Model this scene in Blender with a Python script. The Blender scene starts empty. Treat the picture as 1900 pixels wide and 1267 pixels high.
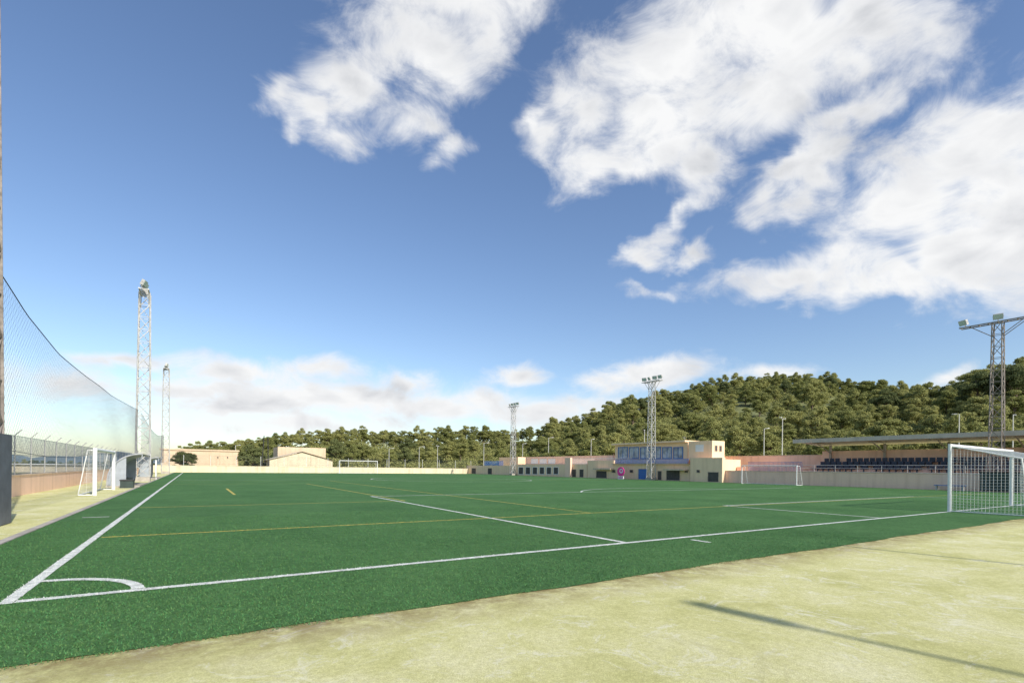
import bpy, math, random
import numpy as np
from mathutils import Vector, Matrix
R=random.Random(7); NR=np.random.RandomState(5)
C=bpy.context.scene.collection
# ---------------- surveyed camera (field coordinates: x along goal line, y along touchline, metres)
CU,CV,H,YAW,ROLL,F,Y0=1.5816,-6.9652,1.4279,0.5650,0.0121,929.6,868.0
cy_,sy_=math.cos(YAW),math.sin(YAW)
def ray(px,py):
    dx,dy=px-950,py-Y0
    return (dx*math.cos(ROLL)+dy*math.sin(ROLL))/F, (-dx*math.sin(ROLL)+dy*math.cos(ROLL))/F
def at(px,py,Z):
    k,m=ray(px,py); X=k*Z
    return Vector((CU+X*cy_+Z*sy_, CV-X*sy_+Z*cy_, H-m*Z))
def G(px,py):
    k,m=ray(px,py); return at(px,py,H/m)
def onU(px,py,U):
    k,m=ray(px,py); Z=(U-CU)/(k*cy_+sy_); p=at(px,py,Z); return p.y,p.z
def onV(px,py,V):
    k,m=ray(px,py); Z=(V-CV)/(-k*sy_+cy_); p=at(px,py,Z); return p.x,p.z
# ---------------- materials
def mat(name,col,rough=.8,var=.12,scale=3.,metal=0.,bump=0.,bscale=40.,col2=None,stain=0.):
    m=bpy.data.materials.new(name); m.use_nodes=True; nt=m.node_tree; N=nt.nodes; L=nt.links
    b=N['Principled BSDF']; b.inputs['Roughness'].default_value=rough; b.inputs['Metallic'].default_value=metal
    tc=N.new('ShaderNodeTexCoord'); n=N.new('ShaderNodeTexNoise'); n.inputs['Scale'].default_value=scale; n.inputs['Detail'].default_value=6
    n.inputs['Roughness'].default_value=.65
    L.new(tc.outputs['Object'],n.inputs['Vector'])
    r=N.new('ShaderNodeValToRGB'); c=Vector(col)
    a=c*(1-var*1.6); d=Vector(col2) if col2 else c*(1+var)
    r.color_ramp.elements[0].position=.3; r.color_ramp.elements[0].color=(*a,1)
    r.color_ramp.elements[1].position=.7; r.color_ramp.elements[1].color=(*d,1)
    L.new(n.outputs['Fac'],r.inputs['Fac'])
    out=r.outputs['Color']
    if stain:
        mp=N.new('ShaderNodeMapping'); mp.inputs['Scale'].default_value=(1.6,1.6,.12)
        n3=N.new('ShaderNodeTexNoise'); n3.inputs['Scale'].default_value=1.5; n3.inputs['Detail'].default_value=8
        L.new(tc.outputs['Object'],mp.inputs['Vector']); L.new(mp.outputs['Vector'],n3.inputs['Vector'])
        r3=N.new('ShaderNodeValToRGB'); r3.color_ramp.elements[0].position=.48; r3.color_ramp.elements[1].position=.78
        L.new(n3.outputs['Fac'],r3.inputs['Fac'])
        mul=N.new('ShaderNodeMath'); mul.operation='MULTIPLY'; mul.inputs[1].default_value=stain; L.new(r3.outputs['Color'],mul.inputs[0])
        mx=N.new('ShaderNodeMixRGB'); mx.blend_type='MULTIPLY'; mx.inputs['Color2'].default_value=(.55,.47,.40,1)
        L.new(mul.outputs[0],mx.inputs['Fac']); L.new(out,mx.inputs['Color1']); out=mx.outputs['Color']
    L.new(out,b.inputs['Base Color'])
    if bump:
        n2=N.new('ShaderNodeTexNoise'); n2.inputs['Scale'].default_value=bscale; n2.inputs['Detail'].default_value=4
        L.new(tc.outputs['Object'],n2.inputs['Vector'])
        bp=N.new('ShaderNodeBump'); bp.inputs['Strength'].default_value=bump; bp.inputs['Distance'].default_value=.02
        L.new(n2.outputs['Fac'],bp.inputs['Height']); L.new(bp.outputs['Normal'],b.inputs['Normal'])
    return m
M={}
M['wall']=mat('pink_render',(.93,.63,.47),.9,.04,.8,bump=.3,stain=.4)
M['peach']=mat('shade_lifted_peach',(.93,.67,.44),.9,.04,.7,bump=.2,stain=.3)  # colour raised to make up for shade on the pitch-facing fronts
M['peachf']=mat('sunlit_peach_render',(.66,.51,.35),.9,.07,.7,bump=.2,stain=.3)  # darker copy of the peach, for fronts the sun reaches
M['cream']=mat('cream_render',(.66,.58,.42),.9,.08,.5,bump=.2,stain=.45)
M['coping']=mat('coping',(.68,.52,.38),.9,.2,2.)
M['galv']=mat('galvanised_steel',(.50,.49,.47),.55,.2,4.,metal=.2)
M['rustst']=mat('weathered_steel',(.28,.24,.21),.7,.35,5.,metal=.1)
M['white']=mat('white_paint',(.80,.80,.78),.45,.05,6.)
M['net']=mat('white_cord',(.75,.75,.73),.9,.05,3.)
M['netg']=mat('grey_cord',(.06,.075,.10),.9,.1,3.)
M['wire']=mat('fence_wire',(.10,.14,.18),.7,.1,3.)
M['dark']=mat('interior_shade',(.085,.075,.068),.8,.2,3.)  # flat dark colour paints the shade inside door and window openings
M['darkg']=mat('dark_green_plastic',(.03,.05,.045),.5,.2,3.)
M['blue']=mat('blue_paint',(.03,.15,.46),.5,.15,3.)
M['seatblue']=mat('seat_blue',(.03,.04,.075),.5,.35,3.)
M['glass']=mat('sky_toned_glass',(.32,.38,.45),.1,.5,1.)  # pale blue base paints the sky's reflection into the panes
M['lampglass']=mat('lamp_glass',(.45,.55,.52),.12,.1,3.)
M['grey']=mat('grey_pad',(.13,.14,.16),.8,.2,2.,bump=.2)
M['conc']=mat('concrete',(.42,.38,.33),.9,.2,2.,bump=.3,stain=.3)
M['roofm']=mat('roof_sheet',(.50,.46,.39),.6,.12,1.5)
M['roofu']=mat('roof_soffit',(.42,.38,.33),.7,.15,1.5)
M['mag']=mat('magenta_print',(.80,.03,.30),.5,.05,3.)
M['black']=mat('black_paint',(.03,.03,.03),.6,.1,3.)
M['bark']=mat('bark',(.17,.12,.09),.95,.3,5.,bump=.4)
M['alum']=mat('dull_aluminium',(.46,.47,.49),.45,.15,3.,metal=.2)
M['poly']=mat('grey_polycarbonate',(.36,.39,.42),.35,.1,3.)
M['lamp']=mat('street_lamp_metal',(.5,.5,.48),.5,.1,3.)
def leafmat(name,c0,c1):
    m=bpy.data.materials.new(name); m.use_nodes=True; nt=m.node_tree; N=nt.nodes; L=nt.links; b=N['Principled BSDF']
    b.inputs['Roughness'].default_value=.75; b.inputs['Specular IOR Level'].default_value=.2
    tc=N.new('ShaderNodeTexCoord'); n=N.new('ShaderNodeTexNoise'); n.inputs['Scale'].default_value=.9; n.inputs['Detail'].default_value=5
    L.new(tc.outputs['Object'],n.inputs['Vector']); oi=N.new('ShaderNodeObjectInfo')
    a=N.new('ShaderNodeMath'); a.operation='MULTIPLY_ADD'; a.inputs[1].default_value=.45; L.new(oi.outputs['Random'],a.inputs[0])
    s=N.new('ShaderNodeMath'); s.operation='SUBTRACT'; s.inputs[1].default_value=.22; L.new(n.outputs['Fac'],s.inputs[0]); L.new(s.outputs[0],a.inputs[2])
    r=N.new('ShaderNodeValToRGB'); r.color_ramp.elements[0].position=.2; r.color_ramp.elements[0].color=(*c0,1)
    r.color_ramp.elements[1].position=.75; r.color_ramp.elements[1].color=(*c1,1)
    L.new(a.outputs[0],r.inputs['Fac']); L.new(r.outputs['Color'],b.inputs['Base Color'])
    tl=N.new('ShaderNodeBsdfTranslucent'); L.new(r.outputs['Color'],tl.inputs['Color']); ms=N.new('ShaderNodeMixShader'); ms.inputs['Fac'].default_value=.38
    L.new(b.outputs[0],ms.inputs[1]); L.new(tl.outputs[0],ms.inputs[2]); L.new(ms.outputs[0],N['Material Output'].inputs['Surface']); return m
M['leaf']=leafmat('pine_needles',(.21,.235,.075),(.40,.395,.145))
M['leafd']=leafmat('dark_needles',(.08,.105,.042),(.20,.225,.085))
# ---------------- mesh builder
class MB:
    def __init__(s): s.v=[]; s.f=[]
    def box(s,x0,x1,y0,y1,z0,z1):
        b=len(s.v); s.v+=[(x,y,z) for z in (z0,z1) for y in (y0,y1) for x in (x0,x1)]
        s.f+=[tuple(b+i for i in q) for q in ((0,2,3,1),(4,5,7,6),(0,1,5,4),(2,6,7,3),(0,4,6,2),(1,3,7,5))]; return s
    def obox(s,c,ax,ay,az):
        c=Vector(c);b=len(s.v); s.v+=[tuple(c+ax*i+ay*j+az*k) for k in(-1,1) for j in(-1,1) for i in(-1,1)]
        s.f+=[tuple(b+i for i in q) for q in ((0,2,3,1),(4,5,7,6),(0,1,5,4),(2,6,7,3),(0,4,6,2),(1,3,7,5))]; return s
    def tube(s,p0,p1,r0,r1=None,n=6,cap=True):
        p0=Vector(p0);p1=Vector(p1); r1=r0 if r1 is None else r1
        d=(p1-p0); 
        if d.length<1e-6: return s
        d.normalize(); a=d.orthogonal().normalized(); c=d.cross(a); b=len(s.v)
        for p,r in((p0,r0),(p1,r1)):
            for i in range(n):
                t=2*math.pi*i/n; s.v.append(tuple(p+a*math.cos(t)*r+c*math.sin(t)*r))
        s.f+=[(b+i,b+(i+1)%n,b+n+(i+1)%n,b+n+i) for i in range(n)]
        if cap and n>3: s.f+=[tuple(b+i for i in reversed(range(n))),tuple(b+n+i for i in range(n))]
        return s
    def path(s,pts,r,n=3):
        pts=[Vector(p) for p in pts]
        for i in range(len(pts)-1): s.tube(pts[i],pts[i+1],r,n=n,cap=False)
        return s
    def face(s,*pts):
        b=len(s.v); s.v+=[tuple(p) for p in pts]; s.f.append(tuple(range(b,b+len(pts)))); return s
    def build(s,name,m,parent=None,loc=None):
        me=bpy.data.meshes.new(name); me.from_pydata(s.v,[],s.f); me.materials.append(m); me.update()
        o=bpy.data.objects.new(name,me); C.objects.link(o)
        if parent is not None: o.parent=parent
        if loc is not None: o.location=loc
        return o
def empty(name,label,cat,loc=(0,0,0),rz=0,group=None):
    o=bpy.data.objects.new(name,None); C.objects.link(o); o.location=loc; o.rotation_euler[2]=rz
    o['label']=label; o['category']=cat
    if group: o['group']=group
    return o
def tag(o,label,cat,group=None):
    o['label']=label; o['category']=cat
    if group: o['group']=group
    return o
def struct(o,kind='structure'): o['kind']=kind; return o
# ---------------- ground
def nodes(name):
    m=bpy.data.materials.new(name); m.use_nodes=True; return m,m.node_tree.nodes,m.node_tree.links,m.node_tree.nodes['Principled BSDF']
def noise(N,L,vec,sc,det=5,ro=.6,dist=0):
    n=N.new('ShaderNodeTexNoise'); n.inputs['Scale'].default_value=sc; n.inputs['Detail'].default_value=det; n.inputs['Roughness'].default_value=ro; n.inputs['Distortion'].default_value=dist
    L.new(vec,n.inputs['Vector']); return n.outputs['Fac']
def ramp(N,L,fac,els):
    r=N.new('ShaderNodeValToRGB'); e=r.color_ramp.elements
    while len(e)<len(els): e.new(.5)
    for i,(p,c) in enumerate(els): e[i].position=p; e[i].color=(*c,1)
    L.new(fac,r.inputs['Fac']); return r.outputs['Color']
def mix(N,L,mode,fac,a,b):
    x=N.new('ShaderNodeMixRGB'); x.blend_type=mode
    if isinstance(fac,float): x.inputs['Fac'].default_value=fac
    else: L.new(fac,x.inputs['Fac'])
    for k,v in(('Color1',a),('Color2',b)):
        if isinstance(v,tuple): x.inputs[k].default_value=(*v,1)
        else: L.new(v,x.inputs[k])
    return x.outputs['Color']
def bump(N,L,b,h,st,dist=.02):
    bp=N.new('ShaderNodeBump'); bp.inputs['Strength'].default_value=st; bp.inputs['Distance'].default_value=dist; L.new(h,bp.inputs['Height']); L.new(bp.outputs['Normal'],b.inputs['Normal'])
# turf
m,N,L,b=nodes('artificial_turf'); g=N.new('ShaderNodeNewGeometry').outputs['Position']
c=ramp(N,L,noise(N,L,g,.35,7,.7),[(.35,(.062,.155,.050)),(.65,(.095,.212,.072))])
c=mix(N,L,'MULTIPLY',1.,c,ramp(N,L,noise(N,L,g,45.,3,.8),[(.3,(.55,.58,.55)),(.7,(1.35,1.3,1.3))]))
c=mix(N,L,'MULTIPLY',.8,c,ramp(N,L,noise(N,L,g,5.,7,.85),[(.36,(.68,.72,.68)),(.64,(1.2,1.18,1.2))]))
L.new(c,b.inputs['Base Color']); b.inputs['Roughness'].default_value=.85; b.inputs['Specular IOR Level'].default_value=.12
bump(N,L,b,noise(N,L,g,60.,3,.8),.8,.03); M['turf']=m
# apron
m,N,L,b=nodes('worn_sanded_turf'); gp=N.new('ShaderNodeNewGeometry').outputs['Position']
c=ramp(N,L,noise(N,L,gp,.7,11,.75,.3),[(.34,(.54,.53,.22)),(.5,(.67,.65,.32)),(.68,(.78,.75,.47))])
c=mix(N,L,'MULTIPLY',.8,c,ramp(N,L,noise(N,L,gp,110.,4,.9),[(.32,(.58,.56,.50)),(.64,(1.2,1.2,1.2))]))
c=mix(N,L,'MULTIPLY',.7,c,ramp(N,L,noise(N,L,gp,18.,8,.88),[(.38,(.77,.76,.66)),(.6,(1.1,1.1,1.1))]))
c=mix(N,L,'MIX',ramp(N,L,noise(N,L,gp,1.7,11,.85,1.2),[(.53,(0,0,0)),(.66,(.8,.8,.8))]),c,(.82,.79,.68))
c=mix(N,L,'MIX',ramp(N,L,noise(N,L,gp,.8,11,.82,.9),[(.56,(0,0,0)),(.70,(.45,.45,.45))]),c,(.40,.37,.17))
sp=N.new('ShaderNodeSeparateXYZ'); L.new(gp,sp.inputs[0])
mr=N.new('ShaderNodeMapRange'); mr.inputs['From Min'].default_value=-3.0; mr.inputs['From Max'].default_value=-2.2; L.new(sp.outputs['Y'],mr.inputs['Value'])
lt=N.new('ShaderNodeMath'); lt.operation='LESS_THAN'; lt.inputs[1].default_value=-1.5; L.new(sp.outputs['Y'],lt.inputs[0])
mu0=N.new('ShaderNodeMath'); mu0.operation='MULTIPLY'; L.new(mr.outputs[0],mu0.inputs[0]); L.new(lt.outputs[0],mu0.inputs[1])
mu=N.new('ShaderNodeMath'); mu.operation='MULTIPLY'; L.new(mu0.outputs[0],mu.inputs[0]); L.new(ramp(N,L,noise(N,L,gp,2.6,9,.8),[(.36,(0,0,0)),(.56,(.88,.88,.88))]),mu.inputs[1])
c=mix(N,L,'MIX',mu.outputs[0],c,(.25,.19,.085))
L.new(c,b.inputs['Base Color']); b.inputs['Roughness'].default_value=.95; b.inputs['Specular IOR Level'].default_value=.1
bump(N,L,b,noise(N,L,gp,80.,4,.85),.6,.02); M['apron']=m
M['field']=mat('dry_field',(.30,.29,.15),.95,.3,.05)
M['hill']=mat('hill_soil',(.16,.175,.065),.95,.35,.15)
M['line']=mat('white_line',(.64,.66,.61),.9,.28,9.,bump=.6,bscale=60)
M['yline']=mat('yellow_line',(.46,.39,.08),.9,.3,9.)
struct(MB().face((-3000,-3000,0),(3000,-3000,0),(3000,3000,0),(-3000,3000,0)).build('ground',M['field']))
struct(MB().face((-4.7,-60,.004),(90,-60,.004),(90,97,.004),(-4.7,97,.004)).build('apron',M['apron']))
mb=MB(); xs=np.linspace(-1.2,55,600)
for i,x in enumerate(xs): mb.v.append((x,-2.2+.03*math.sin(x*.9)+.02*math.sin(x*3.1)+R.uniform(-.012,.012),.012)); mb.v.append((x,94.6,.012))
mb.f=[(2*i,2*i+2,2*i+3,2*i+1) for i in range(len(xs)-1)]
struct(mb.build('pitch',M['turf']))
struct(MB().box(-1.34,-1.2,-2.2,94.6,0,.03).build('kerb',M['conc']))
zl=.017
def seg(mb,x0,y0,x1,y1,w=.12):
    d=Vector((x1-x0,y1-y0,0)); n=Vector((-d.y,d.x,0)).normalized()*w/2
    k=max(1,int(d.length/.25)) if d.length<60 else int(d.length); a=Vector((x0,y0,zl)); st=len(mb.v)
    for i in range(k+1):
        p=a+d*i/k; e1=R.uniform(.86,1.08); e2=R.uniform(.86,1.08)
        mb.v+=[tuple(p+n*e1),tuple(p-n*e2)]
    mb.f+=[(st+2*i,st+2*i+1,st+2*i+3,st+2*i+2) for i in range(k)]
def arc(mb,cx,cy,r,a0,a1,w=.12,n=24):
    st=len(mb.v)
    for i in range(n+1):
        t=a0+(a1-a0)*i/n
        mb.v+=[(cx+(r+w/2)*math.cos(t),cy+(r+w/2)*math.sin(t),zl),(cx+(r-w/2)*math.cos(t),cy+(r-w/2)*math.sin(t),zl)]
    mb.f+=[(st+2*i,st+2*i+1,st+2*i+3,st+2*i+2) for i in range(n)]
A=8.63; PL=92.
w=MB(); h=.065
seg(w,0,-h,0,PL+h); seg(w,h,0,53.5,0); seg(w,h,PL,53.5,PL); seg(w,h,46,53.5,46)
seg(w,A,h,A,16.5-h); seg(w,A-h,16.5,A+40.32+h-4,16.5)
seg(w,A+11,h,A+11,5.5-h,.11); seg(w,A+11-h,5.5,A+11+18.4,5.5); seg(w,A+29.32,h,A+29.32,5.5-h)
arc(w,0,0,1.06,math.asin(h/1.0),math.pi/2-.06,.12)
dd=math.acos((16.5+h-11)/9.15); arc(w,A+20.16,11,9.15,math.pi/2-dd,math.pi/2+dd)
arc(w,27.,46,9.15,0,2*math.pi,.12,60)
seg(w,10.15,-.75,10.15,-.3,.1); seg(w,-.85,9.9,-.3,9.9,.1)
struct(w.build('white_line',M['line']))
zl=.014; yl=MB()
seg(yl,.1,5.28,A+10.9,5.28,.09); seg(yl,A+11.1,5.28,50,5.28,.09); seg(yl,.1,13,9,13,.09); seg(yl,9,13.05,9,35,.09); seg(yl,.1,35,8.9,35,.09)
seg(yl,12.4,5.33,12.4,42,.09); seg(yl,3.2,20,3.2,27,.12); seg(yl,.1,42,50,42,.09)
struct(yl.build('yellow_line',M['yline']))
# near grass fibres (uncountable)
n=150000
U=NR.uniform(-1.18,14,n*3); V=NR.uniform(-2.24,9,n*3)
Zd=(U-CU)*sy_+(V-CV)*cy_; Xd=(U-CU)*cy_-(V-CV)*sy_
keep=(Zd>2.5)&(np.abs(Xd)<Zd*1.08)&(NR.rand(n*3)<np.clip((5.0/np.maximum(Zd,.1))**1.6,0,1))
U=U[keep][:n];V=V[keep][:n]; n=len(U)
rr=np.hypot(U,V)
isw=((np.abs(U)<.062)&(V>-.06))|((np.abs(V)<.062)&(U>-.06))|((np.abs(U-A)<.06)&(V>0)&(V<16))|((np.abs(rr-1.06)<.06)&(U>0)&(V>0))|((np.abs(U-10.15)<.05)&(V>-.75)&(V<-.3))
isy=(np.abs(V-5.28)<.045)&(U>.1)
ang=NR.rand(n)*6.283; wd=NR.uniform(.003,.005,n); hh=NR.uniform(.008,.022,n); lean=NR.normal(0,.013,(n,2))
v=np.zeros((n,3,3)); v[:,0,0]=U-np.cos(ang)*wd; v[:,0,1]=V-np.sin(ang)*wd; v[:,1,0]=U+np.cos(ang)*wd; v[:,1,1]=V+np.sin(ang)*wd
v[:,2,0]=U+lean[:,0]; v[:,2,1]=V+lean[:,1]; v[:,2,2]=.012+hh; v[:,:2,2]=.011
me=bpy.data.meshes.new('grass'); me.vertices.add(3*n); me.vertices.foreach_set('co',v.ravel()); me.loops.add(3*n); me.polygons.add(n)
me.loops.foreach_set('vertex_index',np.arange(3*n)); me.polygons.foreach_set('loop_start',np.arange(n)*3); me.polygons.foreach_set('loop_total',np.full(n,3)); me.update()
col=np.zeros((n,3,4)); base=np.array([.080,.195,.064]); f=NR.uniform(.7,1.25,n)
cc=base[None]*f[:,None]; cc[:,0]*=NR.uniform(.7,1.4,n)
cc[isw]=np.array([.68,.69,.65])*NR.uniform(.7,1.05,(isw.sum(),1)); cc[isy]=np.array([.46,.39,.08])
col[:,:,:3]=cc[:,None,:]; col[:,:,3]=1
at_=me.color_attributes.new('col','FLOAT_COLOR','CORNER'); at_.data.foreach_set('color',col.ravel())
m,N,L,b=nodes('grass_fibre'); a_=N.new('ShaderNodeAttribute'); a_.attribute_name='col'; L.new(a_.outputs['Color'],b.inputs['Base Color']); b.inputs['Roughness'].default_value=.7; b.inputs['Specular IOR Level'].default_value=.15
me.materials.append(m); o=bpy.data.objects.new('grass',me); C.objects.link(o); struct(o,'stuff'); tag(o,'short green artificial grass fibres around the near corner of the pitch','grass')
# ---------------- floodlight towers
def floodlight(root,pos,aim,s=.34,name='floodlight'):
    pos=Vector(pos); d=Vector(aim).normalized(); side=d.cross(Vector((0,0,1))).normalized(); up=side.cross(d)
    mb=MB(); mb.obox(pos,side*s,up*s*.72,d*s*.35)
    mb.tube(pos-up*s*1.2-d*.1,pos-up*s*.5-d*.1,.03); mb.tube(pos-side*s*1.08,pos+side*s*1.08,.03)
    f=mb.build(name,M['galv'],root)
    g=MB(); g.obox(pos+d*(s*.35+.012),side*s*.9,up*s*.62,d*.01); g.build('lamp_glass',M['lampglass'],f)
def tower(x,y,h,m,label,group,wb=.85,wt=.55,arm=2.5,facing=1,lat=.028,pad=False,nl=4):
    t=empty('floodlight_tower',label,'floodlight tower',(x,y,0),0,group)
    mb=MB(); z0=.35; nb=int((h-z0)/.95)
    def cn(k,z):
        w=(wb+(wt-wb)*z/h)/2; return Vector(((-1,1,1,-1)[k]*w,(-1,-1,1,1)[k]*w,z))
    for k in range(4): mb.tube(cn(k,z0),cn(k,h),lat*1.5,n=5)
    for i in range(nb):
        za=z0+(h-z0)*i/nb; zb=z0+(h-z0)*(i+1)/nb
        for k in range(4):
            k2=(k+1)%4
            mb.tube(cn(k,zb),cn(k2,zb),lat*.8,n=4)
            if i%2: mb.tube(cn(k,za),cn(k2,zb),lat,n=4)
            else: mb.tube(cn(k2,za),cn(k,zb),lat,n=4)
    mb.build('lattice_mast',m,t)
    MB().box(-.5,.5,-.5,.5,0,.36).build('concrete_base',M['conc'],t)
    ar=MB()
    for dx in(-.3,.3): ar.box(dx-.04,dx+.04,-arm,arm,h,h+.09)
    for k in range(9):
        yy=-arm+.05+(2*arm-.1)*k/8; ar.box(-.3,.3,yy-.03,yy+.03,h+.02,h+.07)
    for sx in(-1,1):
        for sy in(-1,1): ar.tube((sx*.3,sy*arm*.7,h),(sx*.28,sy*.28,h-1.1),.03)
    ar.build('crossarm',m,t)
    for i in range(nl):
        yy=-arm+.2+(2*arm-.4)*i/(nl-1)
        floodlight(t,(0,yy,h+.52),(facing,R.uniform(-.5,.5),-.45),.31)
    if pad:
        MB().box(-.6,.6,-.6,.6,.02,2.05).build('padded_cover',M['grey'],t)
    return t
gl='lattice floodlight towers beside the pitch'
tower(-1.92,43,15.1,M['galv'],'tall pale lattice floodlight tower behind the dugout, nearer one on the left touchline',gl,wb=.95,wt=.7,arm=1.2,lat=.033)
tower(-1.92,80,14.9,M['galv'],'slim pale lattice floodlight tower farthest away on the left touchline',gl,wb=.95,wt=.7,arm=1.0,lat=.033)
for px,yt,lb in((1852,590,'tall rusty lattice floodlight tower with wide crossarm at the right edge, behind the goal'),(1210,703,'lattice floodlight tower with crossarm in front of the clubhouse'),(953,751,'smallest lattice floodlight tower, at the far end of the right side buildings')):
    U=54.3 if px!=1852 else 57.2
    y,z=onU(px,yt,U); tower(U,y,z-.4,M['rustst'] if px>1800 else M['galv'],lb,gl,wb=.85,wt=.6,arm=2.4 if px>1800 else 1.6,facing=-1,nl=3 if px>1800 else 4,lat=.03)
p=G(-66,978); tower(p.x,p.y,15,M['rustst'],'dark lattice tower with grey padded foot at the left edge of the view',gl,wb=.98,wt=.6,arm=1.5,pad=True,lat=.03)
# ---------------- ball stop net
def diag(mb,Pf,ns,nt,r):
    for s0 in range(-nt,ns+1):
        for sg in(1,-1):
            pts=[]
            for j in range(0,nt+1):
                i=s0+j if sg>0 else s0+nt-j
                if 0<=i<=ns: pts.append(Pf(i/ns,j/nt))
            if len(pts)>1: mb.path(pts[::2]+([pts[-1]] if len(pts)%2==0 else []),r)
vlist=[8.6,11,15,20,27,35,43]; zlist=[5.75,5.3,5.0,4.95,5.05,5.3,5.7]
def stopnet(s,t):
    y=9.0+(42.6-9.0)*s; zt=np.interp(y,vlist,zlist); zb=1.75-.15*math.sin(s*9.4)
    return Vector((-2.2+.03*math.sin(y*.5+t*3)-.05*math.sin(t*3.1),y,zb+(zt-zb)*t))
t=empty('ball_stop_net','dark diamond mesh ball stop net sagging between the left lattice towers','net')
mb=MB(); diag(mb,stopnet,190,20,.0018); mb.build('netting',M['netg'],t)
MB().path([stopnet(i/60,1) for i in range(61)],.012,4).build('edge_rope',M['netg'],t); MB().path([stopnet(i/60,0) for i in range(61)],.009,4).build('edge_rope',M['netg'],t)
def stopnet2(s,t):
    y=43.5+(36)*s; zt=5.5-.8*math.sin(math.pi*s); return Vector((-2.1,y,1.6+(zt-1.6)*t))
t=empty('ball_stop_net','distant stretch of grey ball stop net between the two far left towers','net')
mb=MB(); diag(mb,stopnet2,100,11,.003); mb.build('netting',M['netg'],t); MB().path([stopnet2(i/30,1) for i in range(31)],.014,4).build('edge_rope',M['netg'],t)
# ---------------- goals
def goal(name,label,origin,rz,W_,Hh,top,base,r=.06,cell=.13,group='football goals',cr=.005):
    t=empty(name,label,'goal',origin,rz,group)
    for x in(0,W_): MB().tube((x,0,0),(x,0,Hh+r),r,n=14).build('post',M['white'],t)
    MB().tube((r,0,Hh),(W_-r,0,Hh),r,n=14).build('crossbar',M['white'],t)
    mb=MB()
    for x in(0,W_): mb.tube((x,-r,Hh-.03),(x,-top[0],top[1]),.02); mb.tube((x,-top[0],top[1]),(x,-base,.03),.02); mb.tube((x,-base,.03),(x,-r,.03),.02)
    mb.tube((0,-base,.03),(W_,-base,.03),.025)
    mb.build('net_frame',M['white'],t)
    def surf(s,tt):
        L1=math.hypot(top[0],Hh-top[1]); L2=math.hypot(base-top[0],top[1]); q=tt*(L1+L2)
        if q<L1: a=q/L1; y=-top[0]*a; z=Hh+(top[1]-Hh)*a-.14*math.sin(math.pi*a)*math.sin(math.pi*s)
        else: a=(q-L1)/L2; y=-(top[0]+(base-top[0])*a)+.12*math.sin(math.pi*a); z=top[1]*(1-a)-.12*(1-a)*math.sin(math.pi*s)
        return Vector((W_*s,y,max(z,.03)))
    mb=MB(); ns=int(W_/cell); LT=math.hypot(top[0],Hh-top[1])+math.hypot(base-top[0],top[1]); ntt=int(LT/cell)
    for i in range(ns+1): mb.path([surf(i/ns,j/ntt) for j in range(ntt+1)],cr)
    for j in range(ntt+1): mb.path([surf(i/12,j/ntt) for i in range(13)],cr)
    for x in(0,W_):
        nz=int(Hh/cell)
        for j in range(1,nz+1):
            z=Hh*j/nz
            if z>=top[1]: yb=-top[0]*(Hh-z)/max(1e-3,Hh-top[1])
            else: yb=-(base-(base-top[0])*z/top[1])
            if yb<-.05: mb.path([(x,-.02,z),(x,yb/2,z-.03),(x,yb,z)],cr)
        ny=int(base/cell)
        for j in range(1,ny):
            y=base*j/ny
            zt=Hh-(Hh-top[1])*y/top[0] if y<top[0] else top[1]*(base-y)/(base-top[0]+1e-6)
            mb.path([(x,-y,.03),(x,-y,zt)],cr)
    mb.build('goal_net',M['net'],t)
    return t
goal('football_goal','full size white football goal with net on the near goal line at right',(A+16.5,0,0.01),0,7.32,2.44,(1.9,1.95),2.1,cell=.10,cr=.0038)
goal('football_goal','far full size white goal on the opposite goal line in front of the cream wall',(A+16.5+7.32,PL,0.01),math.pi,7.32,2.44,(.9,2.4),2.,cell=.3,cr=.003)
goal('football_goal','small white training goal standing sideways beside the left wall',(-2.08,27.2,.006),-math.pi/2,6.,2.,(.25,1.98),.55,r=.08,cell=.2,cr=.003)
y0,_=onU(1478,903,53.0); goal('football_goal','small white training goal against the right pink wall',(53.0,y0,.01),math.pi/2,6.,2.,(.6,1.95),1.1,r=.045,cell=.25,cr=.002)
# ---------------- left wall and fence
t=empty('boundary_wall','low pink rendered wall topped with wire fence along the left touchline','wall')
MB().box(-4.9,-4.68,10,97,0,.85).build('wall',M['wall'],t)
MB().box(-4.93,-4.65,9.97,97,.852,.9).build('coping',M['coping'],t)
def fence(x0,y0,x1,y1,zb,zt,sp,cell,label,m=M['wire'],barb=True,r=.004,pm=M['galv']):
    t=empty('wire_fence',label,'fence'); d=Vector((x1-x0,y1-y0,0)); Ln=d.length; d.normalize(); nn=Vector((d.y,-d.x,0))
    a=Vector((x0,y0,0)); k=int(Ln/sp)
    for i in range(k+1):
        p=a+d*(Ln*i/k); mb=MB(); mb.tube(p+Vector((0,0,zb)),p+Vector((0,0,zt)),.028,n=6)
        if barb: mb.tube(p+Vector((0,0,zt)),p+nn*.22+Vector((0,0,zt+.25)),.022,n=5)
        mb.build('fence_post',pm,t)
    mb=MB(); hgt=zt-zb; s=-hgt
    while s<Ln:
        s0=max(s,0); s1=min(s+hgt,Ln)
        mb.path([a+d*s0+Vector((0,0,zb+(s0-s))),a+d*s1+Vector((0,0,zb+(s1-s)))],r)
        mb.path([a+d*s0+Vector((0,0,zt-(s0-s))),a+d*s1+Vector((0,0,zt-(s1-s)))],r)
        s+=cell
    for z in(zb+.02,(zb+zt)/2,zt-.02): mb.path([a+Vector((0,0,z)),a+d*Ln+Vector((0,0,z))],.008)
    mb.build('wire_mesh',m,t); return t
fence(-4.8,12,-4.8,97,.9,2.55,2.5,.13,'wire mesh fence with angled post tops standing on the left wall')
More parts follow.
